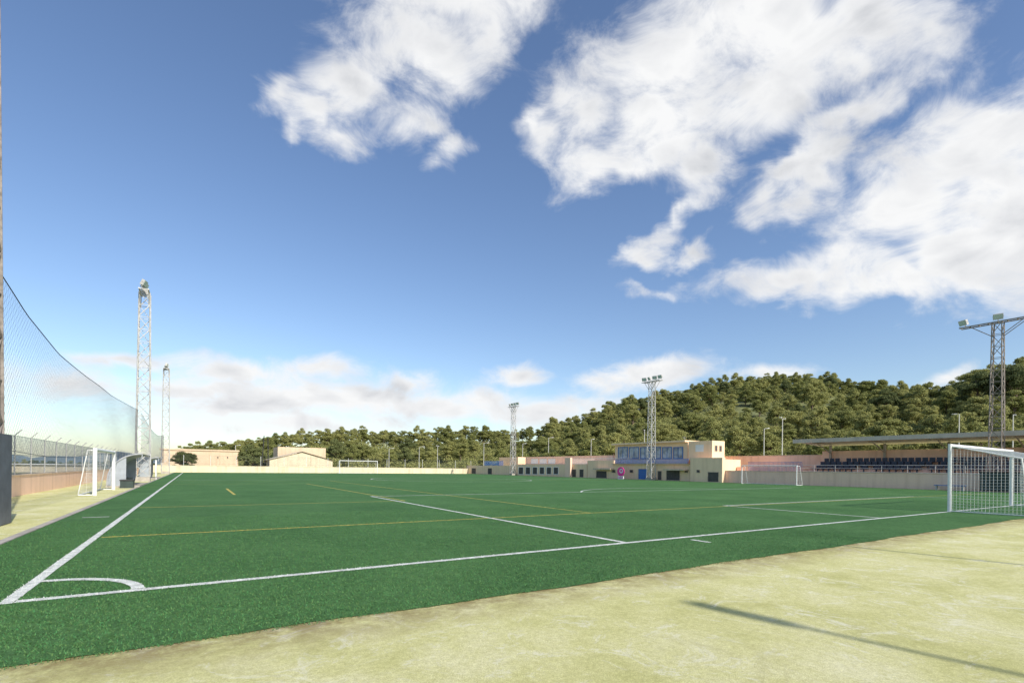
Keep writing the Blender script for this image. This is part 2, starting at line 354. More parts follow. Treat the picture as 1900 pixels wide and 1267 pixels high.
# ---------------- dugouts
def dugout(y0,y1,label,xb=-2.75,xf=-1.25,hh=2.0):
    t=empty('dugout',label,'dugout',(xb,y0,0),0,'team dugouts on the left touchline'); Lx=xf-xb; Ly=y1-y0
    prof=[(Lx*(1-math.cos(a))+.02, .12+(hh-.12)*math.sin(a)**.8) for a in np.linspace(0,math.pi/2,14)]
    mb=MB()
    for (xa,za),(xc,zc) in zip(prof[:-1],prof[1:]):
        mb.face((xa,0,za),(xc,0,zc),(xc,Ly,zc),(xa,Ly,za)); mb.face((xa+.03,0,za-.02),(xa+.03,Ly,za-.02),(xc+.03,Ly,zc-.03),(xc+.03,0,zc-.03))
    mb.build('curved_roof',M['alum'],t)
    for y in(0,Ly):
        mb=MB(); 
        for (xa,za),(xc,zc) in zip(prof[:-1],prof[1:]): mb.tube((xa,y,za),(xc,y,zc),.05)
        mb.tube((0,y,.05),(Lx*.95,y,.05),.035); mb.tube((prof[-1][0],y,hh),(prof[-1][0]-.02,y,hh-.35),.03); mb.build('frame_hoop',M['alum'],t)
        mb=MB(); pp=[(x,y+(.012 if y==0 else -.012),z) for x,z in prof if z<hh*.93]; mb.face(*(pp+[(pp[-1][0],pp[0][1],.5),(.5*Lx,pp[0][1],.06)])); mb.build('side_panel',M['poly'],t)
    MB().box(.35,.75,.15,Ly-.15,.40,.46).build('bench',M['darkg'],t)
    MB().box(-.05,Lx*.95,-.05,Ly+.05,0,.09).build('plinth',M['conc'],t)
dugout(30.5,36.5,'nearer grey curved roof dugout beside the left touchline',xf=-1.1)
dugout(50,55,'farther grey dugout beyond the lattice tower on the left touchline')
t=empty('storage_box','dark storage box standing in front of the near dugout','box',(-1.7,29.6,.004)); MB().box(-.3,.3,-.4,.4,0,.42).build('body',M['darkg'],t); MB().box(-.33,.33,-.43,.43,.422,.48).build('lid',M['black'],t)
t=empty('signboard','white upright board beside the far dugout on the left','board',(-1.25,47,0)); MB().box(-.04,.04,-.35,.35,.3,1.75).build('panel',M['white'],t)
for s in(-.27,.27): MB().box(-.03,.03,s-.03,s+.03,0,.3).build('leg',M['galv'],t)
# ---------------- far wall with fence
t=empty('boundary_wall','long low cream wall sunlit across the far end of the pitch','wall')
MB().box(-4.65,56,96,96.25,0,1.15).build('wall',M['cream'],t); MB().box(-4.65,56,95.97,96.28,1.152,1.2).build('coping',M['cream'],t)
fence(-4,96.8,60,96.8,0,3.0,4.,.3,'tall white post wire fence behind the far cream wall',barb=False,r=.005,pm=M['white'],m=M['netg'])
# ---------------- helper for buildings on the right side
def ub(mb,px0,px1,yt,U,D,yb=None,off=0.):
    pm=(px0+px1)/2; ya,_=onU(px0,868,U); yb_,_=onU(px1,868,U); _,z1=onU(pm,yt,U); z0=0 if yb is None else onU(pm,yb,U)[1]
    mb.box(U+off,U+D,min(ya,yb_),max(ya,yb_),z0,z1); return (min(ya,yb_),max(ya,yb_),z0,z1)
def uwin(root,px0,px1,yt,yb,U,nm='window',fm=M['blue'],pm=M['glass'],fr=.08,mull=0):
    mb=MB(); y0,y1,z0,z1=ub(mb,px0,px1,yt,U-.05,.06,yb); z0=max(z0,.02)
    mb=MB(); mb.box(U-.06,U+.02,y0,y1,z1-fr,z1).box(U-.06,U+.02,y0,y0+fr,z0,z1-fr).box(U-.06,U+.02,y1-fr,y1,z0,z1-fr).box(U-.06,U+.02,y0+fr,y1-fr,z0,z0+fr)
    for i in range(mull):
        yy=y0+(y1-y0)*(i+1)/(mull+1); mb.box(U-.055,U+.02,yy-.03,yy+.03,z0+fr,z1-fr)
    f=mb.build(nm,fm,root); MB().box(U-.02,U+.015,y0+fr,y1-fr,z0+fr,z1-fr).build('pane',pm,f)
yA,_=onU(1345,868,55.)
t=empty('boundary_wall','weathered pink wall in front of the seated stand on the right','wall')
MB().box(55,55.25,-20,yA,0,1.36).build('wall',M['wall'],t); MB().box(54.96,55.29,-20,yA,1.362,1.44).build('coping',M['coping'],t)
# stand
yS,_=onU(1492,868,58.)
t=empty('spectator_stand','long spectator stand with dark blue seats under a thin roof on the right','stand')
mb=MB(); mb.box(55.3,58,-20,yA-.1,0,1.1)
for i in range(4): mb.box(58+i*.85,58+(i+1)*.85+(.0 if i<3 else .4),-20,yS,0,1.35+i*.38)
mb.build('terrace',M['wall'],t)
MB().box(61.85,62.1,-20,yS,0,3.75).build('back_wall',M['wall'],t)
mb=MB(); rz_=-.12
mb.face((57.6,-20,4.85+rz_),(57.6,yS+1,4.85+rz_),(63,yS+1,4.5+rz_),(63,-20,4.5+rz_)); mb.face((57.6,-20,5.05+rz_),(63,-20,4.7+rz_),(63,yS+1,4.7+rz_),(57.6,yS+1,5.05+rz_)); mb.face((57.6,yS+1,4.85+rz_),(57.6,yS+1,5.05+rz_),(63,yS+1,4.7+rz_),(63,yS+1,4.5+rz_)); mb.box(57.5,57.6,-20,yS+1,4.66+rz_,5.07+rz_)
mb.build('roof',M['roofm'],t)
y=yS-1.
while y>-15:
    mb=MB(); mb.box(61.5,61.7,y-.1,y+.1,2.4,4.4); mb.tube((61.6,y,3.5),(58.2,y,4.65),.06); mb.box(57.7,61.6,y-.05,y+.05,4.48,4.62); mb.build('roof_column',M['roofu'],t); y-=5.2
def seatmesh():
    mb=MB(); mb.box(0,.4,-.22,.22,.36,.42).box(.36,.42,-.22,.22,.42,.80).box(.15,.25,-.05,.05,0,.36); return mb
s0=None; cnt=0; rest=MB()
for y in np.arange(yS-1.2,-18,-.55):
    for i in range(3):
        if R.random()<.08: continue
        px=58.25+i*.85; z=1.352+i*.38
        if cnt<96:
            if s0 is None: s0=seatmesh().build('seat',M['seatblue'],t); o=s0
            else: o=s0.copy(); C.objects.link(o)
            o.location=(px,y,z)
        else: rest.box(px,px+.4,y-.22,y+.22,z+.36,z+.42).box(px+.36,px+.42,y-.22,y+.22,z+.42,z+.8)
        cnt+=1
o=rest.build('seat_row',M['seatblue'],t); o['kind']='stuff'
def rail(mb,x,y0,y1,z0,h,sp=.15,r=.012):
    mb.box(x-.02,x+.02,y0,y1,z0+h-.04,z0+h); mb.box(x-.015,x+.015,y0,y1,z0+.08,z0+.11)
    y=y0
    while y<=y1: mb.box(x-r,x+r,y-r,y+r,z0,z0+h-.04); y+=sp
mb=MB(); mb2=MB()
for z in(.35,.7,1.0): mb.tube((55.6,-20,1.1+z),(55.6,yS-1,1.1+z),.018)
for y in np.arange(-20,yS-1,2.): mb.tube((55.6,y,1.1),(55.6,y,2.1),.022)
mb.build('front_rail',M['lamp'],t)
rail(mb2,57.,onU(1488,868,57.)[0],onU(1388,868,57.)[0],1.1,1.35); mb2.build('blue_rail',M['blue'],t)
MB().box(57.2,62,yS+.02,yA-.1,0,1.9).build('upper_platform',M['wall'],t)
t=empty('retaining_wall','plain pink wall linking the clubhouse and the covered stand','wall')
ya,_=onU(1335,868,62.4); MB().box(62.4,62.7,yS-1,ya,0,3.3).build('wall',M['wall'],t); MB().box(62.36,62.74,yS-1,ya,3.302,3.4).build('coping',M['coping'],t)
# ---------------- clubhouse
t=empty('clubhouse','two storey peach clubhouse with blue windows and balcony on the right touchline','building')
mb=MB(); bA=ub(mb,1139,1280,861,55.,8); y9,_=onU(1090,868,55.); _,z9=onU(1115,854,55.); mb.box(55,62,bA[1]+.01,y9,0,z9)
y8,_=onU(1345,868,55.); _,z8=onU(1330,852,55.); x8,_=onV(1374,868,y8); mb.box(55,max(x8,57.),y8,bA[0]-.01,0,z8); mb.build('lower_storey',M['peach'],t)
mb=MB(); bB=ub(mb,1281,1340,849,54.4,.59); mb.build('entrance_block',M['peach'],t)
mb=MB(); bC=ub(mb,1141,1276,823,56.6,5.4,862); mb.build('upper_storey',M['peach'],t)
yt_,_=onU(1321,868,56.); xt_,_=onV(1344,868,yt_); dT=max(1.2,xt_-56.)
mb=MB(); bD=ub(mb,1277,1321,818,56.0,dT,852.5); mb.build('tower_block',M['peach'],t)
mb=MB(); y0,y1=bC[0],bC[1]; mb.box(56.0,62.2,y0+.02,y1+.25,bC[3]+.003,bC[3]+.24); mb.build('roof',M['peach'],t)
MB().box(54.6,56.59,bA[0],bA[1]+.2,bA[3]+.003,bA[3]+.1).build('balcony_floor',M['coping'],t)
edges=np.linspace(1145,1268,7)
for a,b_ in zip(edges[:-1],edges[1:]): uwin(t,a+1.2,b_-1.2,829,851,56.6,mull=1,fr=.1)
mb=MB(); ya,_=onU(1140,868,54.7); yb,_=onU(1277,868,54.7); rail(mb,54.7,yb,ya,bA[3]+.1,.62,.14,.018); mb.build('balcony_rail',M['blue'],t)
mb=MB(); ub(mb,1290,1305,825,55.97,.028,838); mb.build('wall_sign',M['white'],t)
_,zw=onU(1330,831,56.)
for a in(.3,.65): xw=56+dT*a; f_=MB().box(xw-.28,xw+.28,bD[0]-.04,bD[0]+.02,zw-.4,zw+.4).build('window',M['coping'],t); MB().box(xw-.22,xw+.22,bD[0]-.06,bD[0]-.042,zw-.34,zw+.34).build('pane',M['dark'],f_)
for a,b_,yt,mm in((1106,1126,873,'dark'),(1184,1201,869,'blue'),(1220,1228,873,'dark'),(1236,1262,872,'dark')): uwin(t,a,b_,yt,900,55.,'door',M['coping'],M[mm],.06)
uwin(t,1313,1334,875,905,54.4,'door',M['coping'],M['dark'],.06)
for a in(1135,1146,1168,1270,1292): uwin(t,a,a+7,871,877,55. if a<1280 else 54.4,'window',M['coping'],M['dark'],.05)
mb=MB(); ub(mb,1230,1268,870,54.0,.98,872.5); mb.build('canopy',M['coping'],t); mb=MB(); ub(mb,1100,1132,868.5,54.2,.78,871); mb.build('canopy',M['coping'],t)
p=at(1270,815,79); MB().tube((p.x,p.y,bC[3]+.24),(p.x,p.y,bC[3]+1.6),.02).tube((p.x,p.y-.5,bC[3]+1.5),(p.x,p.y+.5,bC[3]+1.5),.015).tube((p.x-.4,p.y,bC[3]+1.3),(p.x+.4,p.y,bC[3]+1.3),.015).build('aerial',M['galv'],t)
# changing rooms
t=empty('changing_rooms','long low pink changing room block with white panels left of the clubhouse','building')
mb=MB(); b1=ub(mb,948,1089,861,55.,3.4); mb.build('lower_storey',M['peach'],t)
mb=MB(); b2=ub(mb,975,1138,846,58.5,6); mb.build('upper_wall',M['wall'],t)
mb=MB(); ub(mb,926,961,848,58.5,5); mb.build('end_block',M['peach'],t)
mb=MB(); ub(mb,1048,1058,849,54.5,.4); mb.build('buttress',M['wall'],t)
for a,b_ in((985,998),(1001,1014),(1017,1030)): uwin(t,a,b_,851,860,58.5,'window',M['white'],M['white'],.05)
for a in(962,975,988,1001,1014,1027): uwin(t,a,a+9,866,880,55.,'window',M['white'],M['dark'],.08)
for a in(1061,1075): uwin(t,a,a+8,870,895,55.,'door',M['coping'],M['dark'],.06)
mb=MB(); ya,_=onU(1062,868,56); rail(mb,55.6,ya-14,ya,b1[3],1.0,.2); mb.build('roof_rail',M['white'],t)
t=empty('boundary_wall','low pink wall with blue railing at the far right corner of the pitch','wall')
y0,_=onU(948.5,868,55.2); MB().box(55.,55.25,y0,97,0,1.9).build('wall',M['peach'],t)
mb=MB(); rail(mb,55.1,y0+3,y0+11,1.9,1.,.2,.02); mb.build('rail',M['blue'],t)
for a in(875,905): uwin(t,a,a+8,868,884,55.,'door',M['coping'],M['dark'],.06)
# ---------------- round magenta sign by the tower
y,_=onU(1152,880,53.6)
t=empty('club_sign','magenta sign with white ring standing in front of the clubhouse','sign',(53.6,y,0))
def disc(mb,x,cy,cz,ry,rz,n=28,d=.02):
    mb.face(*[(x,cy+ry*math.cos(2*math.pi*i/n),cz+rz*math.sin(2*math.pi*i/n)) for i in range(n)]); return mb
MB().box(-.06,.06,-.55,.55,0.02,.45).build('base_panel',M['white'],t)
mb=MB(); n=28
for xx in(-.06,.06): disc(mb,xx,0,1.1,.68,.66)
b0=len(mb.v)-2*n
for i in range(n): j=(i+1)%n; mb.f.append((b0+i,b0+j,b0+n+j,b0+n+i))
mb.build('disc',M['mag'],t)
disc(MB(),-.066,-.12,1.2,.36,.33).build('ring',M['white'],t); disc(MB(),-.070,-.12,1.22,.19,.17).build('ring_centre',M['mag'],t)
MB().box(-.068,-.062,-.42,.42,.16,.30).build('lettering_band',M['mag'],t)
p=G(1845,914); t=empty('storage_cabinet','dark green storage cabinet beside the pink wall behind the right goal','cabinet',(54.0,p.y,0))
MB().box(-.45,.5,-1.1,1.1,.1,1.5).build('body',M['darkg'],t); MB().box(-.5,.55,-1.15,1.15,1.502,1.58).build('lid',M['black'],t)
for a in(-.35,.35):
    for b_ in(-.95,.95): MB().box(a-.05,a+.05,b_-.05,b_+.05,0,.1).build('foot',M['black'],t)
y,_=onU(1762,905,54.3); t=empty('bench','low blue bench along the foot of the right pink wall','bench',(54.3,y,0)); MB().box(-.18,.18,-1.,1.,.40,.45).build('seat',M['blue'],t)
for yy in(-.85,.85): MB().box(-.15,.15,yy-.04,yy+.04,0,.40).build('leg',M['galv'],t)
# ---------------- buildings at the far left
def vb(mb,px0,px1,yt,V,D,z0=0):
    a,_=onV(px0,868,V); b_,_=onV(px1,868,V); _,z=onV((px0+px1)/2,yt,V); mb.box(a,b_,V,V+D,z0,z); return a,b_,z0,z
def vwin(root,px0,px1,yt,yb,V,fm=M['white'],pm=M['dark'],nm='window'):
    a,_=onV(px0,868,V); b_,_=onV(px1,868,V); _,z1=onV((px0+px1)/2,yt,V); _,z0=onV((px0+px1)/2,yb,V)
    f=MB().box(a,b_,V-.05,V+.02,z0,z1).build(nm,fm,root); MB().box(a+.1,b_-.1,V-.07,V-.052,z0+.1,z1-.1).build('pane',pm,f)
t=empty('school_building','long flat peach building beyond the far left corner of the pitch','building')
mb=MB(); b_=vb(mb,298,442,836,118,14); mb.build('wall',M['peachf'],t); MB().box(b_[0]-.2,b_[1]+.2,117.8,132.2,b_[3]+.002,b_[3]+.3).build('roof',M['peachf'],t)
for a in(402,420): vwin(t,a,a+4,846,851,118,fm=M['peachf'])
t=empty('gabled_building','cream gable fronted building with peach block behind, beyond the far fence','building')
mb=MB(); b_=vb(mb,500,617,853,112,10); 
g0,g1,z=b_[0],b_[1],b_[3]; mb.face((g0,112,z),(g1,112,z),((g0+g1)/2,112,z+1.7)); mb.build('wall',M['cream'],t)
gm=(g0+g1)/2; mb=MB(); mb.face((g0-.5,111.6,z-.1),(gm,111.6,z+1.85),(gm,122.2,z+1.85),(g0-.5,122.2,z-.1)).face((g1+.5,111.6,z-.1),(g1+.5,122.2,z-.1),(gm,122.2,z+1.85),(gm,111.6,z+1.85)); mb.build('roof',M['cream'],t)
mb=MB(); vb(mb,515,604,830,124,8); mb.build('rear_block',M['peachf'],t)
t=empty('greenhouse','long pale greenhouse seen through the left fence','greenhouse')
pa=at(-60,868,75); pb=at(150,868,75)
d=(pb-pa); d.z=0; L_=d.length; d.normalize(); nn=Vector((-d.y,d.x,0)); cpt=(pa+pb)/2; cpt.z=.55
MB().obox(cpt,d*L_/2,nn*4,Vector((0,0,.55))).build('body',M['cream'],t)
cpt.z=1.15; MB().obox(cpt,d*(L_/2+.3),nn*4.3,Vector((0,0,.045))).build('roof',M['white'],t)
# ---------------- street lamps
def lamp(p,h,label,double=True,group='street lamps behind the stands'):
    t=empty('street_lamp',label,'street lamp',(p.x,p.y,0),R.uniform(0,1),group)
    MB().tube((0,0,0),(0,0,h),.09,.05,n=8).build('pole',M['lamp'],t)
    for s in((-1,1) if double else (1,)):
        MB().tube((0,0,h-.05),(s*.9,0,h+.12),.03).build('arm',M['lamp'],t)
        MB().obox((s*1.1,0,h+.12),Vector((.3,0,.03)),Vector((0,.13,0)),Vector((0,0,.06))).build('lamp_head',M['lamp'],t)
LP=[(1452,777,72,1,'double armed street lamp standing alone above the pink wall, right of the clubhouse'),(1418,795,78,0,'short single street lamp just left of the double lamp above the pink wall'),(1780,768,65,0,'single street lamp rising behind the stand roof near the right tower'),(1196,798,95,0,'street lamp left of the clubhouse tower in front of the wood'),(1097,815,105,0,'street lamp above the left end of the clubhouse'),(1018,812,112,0,'street lamp between the far right tower and the clubhouse'),(970,823,118,0,'small street lamp just right of the farthest right tower'),(898,822,118,0,'street lamp left of the farthest right tower'),(812,828,120,1,'double armed street lamp beyond the far wall at centre'),(778,829,122,0,'street lamp just left of the double lamp beyond the far wall'),(722,832,122,0,'street lamp at centre left before the line of trees'),(437,826,112,0,'street lamp beside the flat peach building at far left'),(457,830,118,0,'shorter street lamp right of the flat peach building'),(1880,770,65,0,'street lamp at the right edge behind the stand')]
for px,py,Z,db,lb in LP: p=at(px,py,Z); lamp(p,p.z,lb,bool(db))
for i,(px,py) in enumerate(((490,808),(497,812))):
    p=at(px,py,101); q=at(px-5 if i==0 else px+1,868,101); o=MB().tube((q.x,q.y,0),(p.x,p.y,p.z),.11,.08,n=8).build('dark_pole',M['black'])
    tag(o,('tall dark pole leaning beside the gabled building' if i==0 else 'upright shorter dark pole next to the leaning one'),'pole')
sd=Vector((-.18,.984)); EL=math.radians(35)
for (tx,ty,hh,lb) in((6.12,-3.52,9.,'tall floodlight post behind the viewpoint casting the long shadow on the near apron'),(12.1,-1.9,8.5,'second floodlight post behind the viewpoint casting the thin shadow near the goal')):
    Ls=hh/math.tan(EL); bx,by=tx-sd.x*Ls,ty-sd.y*Ls
    t=empty('floodlight_post',lb,'floodlight post',(bx,by,0)); MB().tube((0,0,0),(0,0,hh),.042,.038,n=8).build('pole',M['galv'],t)
    if hh>8.6: MB().obox((0,0,hh-.3),Vector((.09,0,0)),Vector((0,.1,0)),Vector((0,0,.32))).build('lamp_head',M['galv'],t)
# ---------------- hill and trees
SK=[(150,856),(345,828),(390,824),(445,817),(490,811),(560,803),(620,797),(700,799),(760,803),(830,799),(865,793),(910,799),(960,797),(1010,792),(1060,777),(1100,767),(1150,748),(1200,737),(1260,724),(1330,713),(1400,702),(1470,697),(1530,702),(1570,712),(1620,716),(1660,724),(1720,728),(1770,710),(1800,692),(1850,680),(1900,672),(2100,640),(2400,650)]
skx=[a for a,_ in SK]; sky=[b for _,b in SK]
def Z1(px): return np.interp(px,[150,300,1000,1200,1470,1650,1750,1900,2400],[190,175,190,215,240,205,160,140,135])
def Z0(px): return np.interp(px,[150,300,870,1000,1140,1370,1650,1900,2400],[150,140,128,112,103,86,74,66,55])
TH=7.0
def zr(px):
    z=Z1(px); return max(0,at(px,np.interp(px,skx,sky),z).z-TH*.9)
def terr(px,Z):
    a,b_=Z0(px),Z1(px); t=(Z-a)/(b_-a)
    if t<=0: return 0.
    if t>1: return zr(px)*max(0,1-((t-1)*1.3)**2)
    return zr(px)*(.35*t+.65*t*t*(3-2*t))
mb=MB(); pxs=list(range(120,2420,20)); ts=np.linspace(0,1.8,28); 
for px in pxs:
    for t_ in ts:
        Z=Z0(px)+(Z1(px)-Z0(px))*t_; p=at(px,868,Z); mb.v.append((p.x,p.y,terr(px,Z)+.02+(R.uniform(-.4,.4) if t_>.1 and t_<1.7 else -.1)))
nt_=len(ts)
mb.f=[(i*nt_+j,(i+1)*nt_+j,(i+1)*nt_+j+1,i*nt_+j+1) for i in range(len(pxs)-1) for j in range(nt_-1)]
struct(mb.build('hill',M['hill']))
def cloudquads(name,P,Nn,rs,ls):
    Nn/=np.linalg.norm(Nn,axis=1)[:,None]; k=len(P)
    a=np.cross(Nn,rs.normal(size=(k,3)));a/=np.linalg.norm(a,axis=1)[:,None];b_=np.cross(Nn,a)
    s=ls*rs.uniform(.6,1.4,k)[:,None]; v=np.stack([P-a*s,P-b_*s*.6,P+a*s,P+b_*s*.6],1).reshape(-1,3)
    me=bpy.data.meshes.new(name); me.vertices.add(4*k); me.vertices.foreach_set('co',v.ravel()); me.loops.add(4*k); me.polygons.add(k)
    me.loops.foreach_set('vertex_index',np.arange(4*k)); me.polygons.foreach_set('loop_start',np.arange(k)*4); me.polygons.foreach_set('loop_total',np.full(k,4)); me.update()
    return me
def clump(rs,x,y,z,r,k,zs=.75):
    d=rs.normal(size=(k,3)); d/=np.linalg.norm(d,axis=1)[:,None]; d[:,2]=np.where(d[:,2]<-.3,-d[:,2],d[:,2])
    rr=r*rs.uniform(.45,1.2,k)[:,None]
    return np.array([x,y,z])+d*rr*np.array([1,1,zs]), d+rs.normal(0,.6,(k,3))
def crown(seed,rad,z0,z1,ncl,dens,ls):
    rs=np.random.RandomState(seed); P=[];Nn=[]; zc=(z0+z1)/2; hz=(z1-z0)/2; cl=[]
    while len(cl)<ncl:
        q=rs.uniform(-1,1,3)
        if 0.35<np.linalg.norm(q)<1 and q[2]>-.85:
            tp=1-.3*max(0,q[2]); cl.append((q[0]*rad*.85*tp,q[1]*rad*.85*tp,zc+q[2]*hz*.88,rad*rs.uniform(.15,.29)))
    cl.append((0,0,zc,rad*.5))
    for (x,y,z,r) in cl:
        a,b_=clump(rs,x,y,z,r,int(dens*r*r)); P.append(a); Nn.append(b_)
    return cloudquads('crown',np.vstack(P),np.vstack(Nn),rs,ls),cl
protos=[]
for i in range(8):
    dark=i>=6
    me,cl=crown(20+i,2.7+.4*(i%4),.6 if i%2 else .4,6.6+.8*(i%3),40+2*(i%5),380,.13)
    me.materials.append(M['leafd' if dark else 'leaf'])
    mb=MB(); pts=[Vector((0,0,-1)),Vector((.15*R.uniform(-1,1),.1,1.6)),Vector((.4*R.uniform(-1,1),.3*R.uniform(-1,1),3.6)),Vector((.3,.2,6.))]
    for j in range(3): mb.tube(pts[j],pts[j+1],.22-.05*j,.17-.05*j,n=7)
    for c_ in cl[:9]: mb.tube(pts[1]+(pts[2]-pts[1])*R.random(),Vector(c_[:3]),.07,.03,n=4)
    tm=bpy.data.meshes.new('trunk'); tm.from_pydata(mb.v,[],mb.f); tm.materials.append(M['bark'])
    protos.append((me,tm))
def tree(p,s,label,group,i=None,name='pine_tree',sz=1.):
    i=R.randrange(6) if i is None else i; me,tm=protos[i]
    t=empty(name,label,'tree',p,R.uniform(0,6.28),group); t.scale=(s,s,s*sz)
    for nm,dd_ in(('trunk',tm),('crown',me)):
        o=bpy.data.objects.new(nm,dd_); C.objects.link(o); o.parent=t
cnt=0; px=335
while px<1925:
    Z=Z1(px)*R.uniform(.95,1.02); p=at(px,868,Z); s=R.uniform(.8,1.2)
    if px<1000: s*=.9
    p.z=terr(px,Z)+(1-s)*TH*.7
    g='pines along the skyline of the wooded hill' if px>1000 else 'pines in the tree line beyond the far wall'
    lb='green pine on the skyline of the wooded hill' if px>1000 else 'olive green pine in the tree line beyond the far wall'
    tree(p,s,lb,g,sz=R.uniform(.9,1.12)); cnt+=1
    px+=s*6.*F/Z*.6
def fill(px0,px1,rows,f0,lbl,grp,sc=1.):
    global cnt
    for r_ in range(rows):
        t_=(r_+.5)/rows; px=px0+R.uniform(0,20)
        while px<px1:
            tt=min(.96,max(.02,t_+R.uniform(-.5,.5)/rows)); a,b_=Z0(px),Z1(px); Z=a+(b_-a)*tt; p=at(px,868,Z); s=R.uniform(.7,1.2)*sc; p.z=terr(px,Z)-.5
            tree(p,s,lbl,grp,i=R.choice([0,1,2,3,4,5,0,1,2,3,4,5,6]),sz=R.uniform(.85,1.15)); cnt+=1
            px+=s*6.2*F/Z*f0
fill(1010,1930,8,.88,'pine among the dense wood covering the slope of the hill','pines covering the slope of the wooded hill')
fill(600,1010,2,.7,'pine in the front rows of the wood beyond the far wall','pines in front rows beyond the far wall',.9)
fill(440,600,1,.7,'pine in the front rows of the wood beyond the far wall','pines in front rows beyond the far wall',.9)
for px,py,Z,i,lb in((1815,682,110,6,'tallest dark pine on the skyline left of the right tower'),(1885,670,105,7,'dark pine at the right edge of the skyline'),(1645,714,140,6,'dark pine rising in the saddle of the hill'),(1700,724,135,2,'pale green pine on the saddle right of the dark one')):
    p=at(px,py,Z); tree(Vector((p.x,p.y,p.z-7.4*1.25)),1.25,lb,'large pines at the right of the skyline',i)
for px,Z,s,lb in((342,98,.66,'round dark bush like tree in front of the flat peach building'),(470,112,1.,'dark tree between the two far left buildings'),(520,135,.9,'dark tree rising behind the gabled building'),(385,140,.78,'dark tree behind the flat peach building at far left')):
    p=at(px,868,Z); p.z=-.5; tree(p,s,lb,'dark trees at the far left',6+R.randrange(2),name='tree')
for px in range(-40,300,17):
    Z=R.uniform(230,300); p=at(px,868,Z); p.z=-1.5; tree(p,R.uniform(.4,.65),'distant tree on the flat horizon behind the left fence','distant trees on the left horizon',R.randrange(8),name='tree'); cnt+=1
rs=np.random.RandomState(3); P=[];Nn=[]
for k in range(2800):
    px=rs.uniform(430,1960); t_=rs.uniform(0,1.02)
    if px<1000 and rs.rand()<.4: continue
    Z=Z0(px)+(Z1(px)-Z0(px))*t_; p=at(px,868,Z); r=rs.uniform(1.0,2.4)
    a,b_=clump(rs,p.x,p.y,terr(px,Z)+r*.35,r,int(36*r*r)+20,.8); P.append(a);Nn.append(b_)
me=cloudquads('undergrowth',np.vstack(P),np.vstack(Nn),rs,.22); me.materials.append(M['leaf']); o=bpy.data.objects.new('undergrowth',me); C.objects.link(o); struct(o,'stuff'); tag(o,'dense green scrub filling the gaps between the pines on the hill','undergrowth')
mb=MB()
for i,px in enumerate(range(-400,700,20)):
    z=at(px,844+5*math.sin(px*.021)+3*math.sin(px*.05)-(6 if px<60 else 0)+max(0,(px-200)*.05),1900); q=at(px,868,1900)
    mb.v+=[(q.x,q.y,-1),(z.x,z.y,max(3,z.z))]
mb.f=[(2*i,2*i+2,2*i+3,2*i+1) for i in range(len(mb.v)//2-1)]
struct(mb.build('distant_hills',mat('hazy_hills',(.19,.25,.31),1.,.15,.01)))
# ---------------- light and sky
az=Vector((.18,-.984,0)).normalized(); sv=Vector((az.x*math.cos(EL),az.y*math.cos(EL),math.sin(EL)))
sl=bpy.data.lights.new('sun','SUN'); sl.energy=4.9; sl.angle=math.radians(.6); sl.color=(1,.94,.84); so=bpy.data.objects.new('sun',sl); C.objects.link(so)
so.rotation_euler=sv.to_track_quat('Z','Y').to_euler()
w=bpy.data.worlds.new('World'); bpy.context.scene.world=w; w.use_nodes=True; N=w.node_tree.nodes; L=w.node_tree.links
bg=N['Background']; bg.inputs['Strength'].default_value=.15
skyn=N.new('ShaderNodeTexSky'); skyn.sky_type='NISHITA'; skyn.sun_disc=False; skyn.sun_elevation=EL; skyn.sun_rotation=math.atan2(az.x,az.y); skyn.air_density=1.; skyn.dust_density=.8; skyn.ozone_density=1.6
skc=N.new('ShaderNodeHueSaturation'); skc.inputs['Saturation'].default_value=1.08; skc.inputs['Hue'].default_value=.505; skc.inputs['Value'].default_value=1.12; L.new(skyn.outputs[0],skc.inputs['Color'])
L.new(skc.outputs['Color'],bg.inputs['Color'])
# clouds: a far dome segment; coarse cover stored per vertex, detail by noise
BL=[(820,15,180,75,0,1.05),(760,105,145,85,15,1.05),(650,170,80,60,20,1),(570,225,60,30,20,.9),(890,50,95,65,-40,.9),(745,215,70,50,0,.85),(640,255,60,34,20,.7),(950,10,60,36,0,.7),
(1230,110,155,105,-15,1.1),(1440,60,255,125,0,1.3),(1640,30,130,85,0,1.1),(1130,285,110,44,-22,1.05),(1240,215,125,85,-10,1.15),(1310,310,68,54,-35,1.),(1440,180,160,90,-20,1.15),(1080,190,50,60,0,.7),(1600,120,120,70,-25,1.1),(1720,60,60,80,20,.8),
(1500,330,115,40,-42,1.),(1630,215,115,42,-40,1.),(1430,385,55,30,-30,.85),
(1810,290,165,95,-25,1.2),(1680,390,165,80,-20,1.2),(1790,460,170,85,0,1.3),(1490,515,165,44,-8,1.35),(1900,400,150,160,0,1.3),(1860,225,95,50,0,1.),(1660,530,130,42,0,1.05),
(1250,405,120,24,-30,.85),(1185,465,52,22,0,.8),(1015,250,32,36,0,.75),(1280,478,50,16,-15,.6),(1232,541,40,12,0,.5),(820,285,34,22,-20,.5),(515,180,28,20,0,.4),
(235,668,110,17,4,.9),(450,692,140,26,10,1.1),(590,684,100,22,0,1.),(600,738,270,34,0,1.3),(400,725,120,28,0,1.1),(800,752,200,32,0,1.3),(1000,758,160,28,0,1.25),(900,735,90,24,0,1.),(968,690,54,19,0,1.05),(1205,690,135,27,-8,1.3),(1420,693,94,19,0,1.1),(1110,716,60,24,0,.95),(1750,702,50,16,-20,.8),(90,705,160,28,10,.6),(330,712,70,26,0,.9),(430,752,120,20,0,1.),(760,705,70,20,0,.9),(560,785,330,22,0,.8),(2100,300,250,200,0,1.),(-150,700,200,50,0,.8)]
gx=np.arange(-700,2700,10.); gy=np.arange(-420,872,7.); PX,PY=np.meshgrid(gx,gy,indexing='ij')
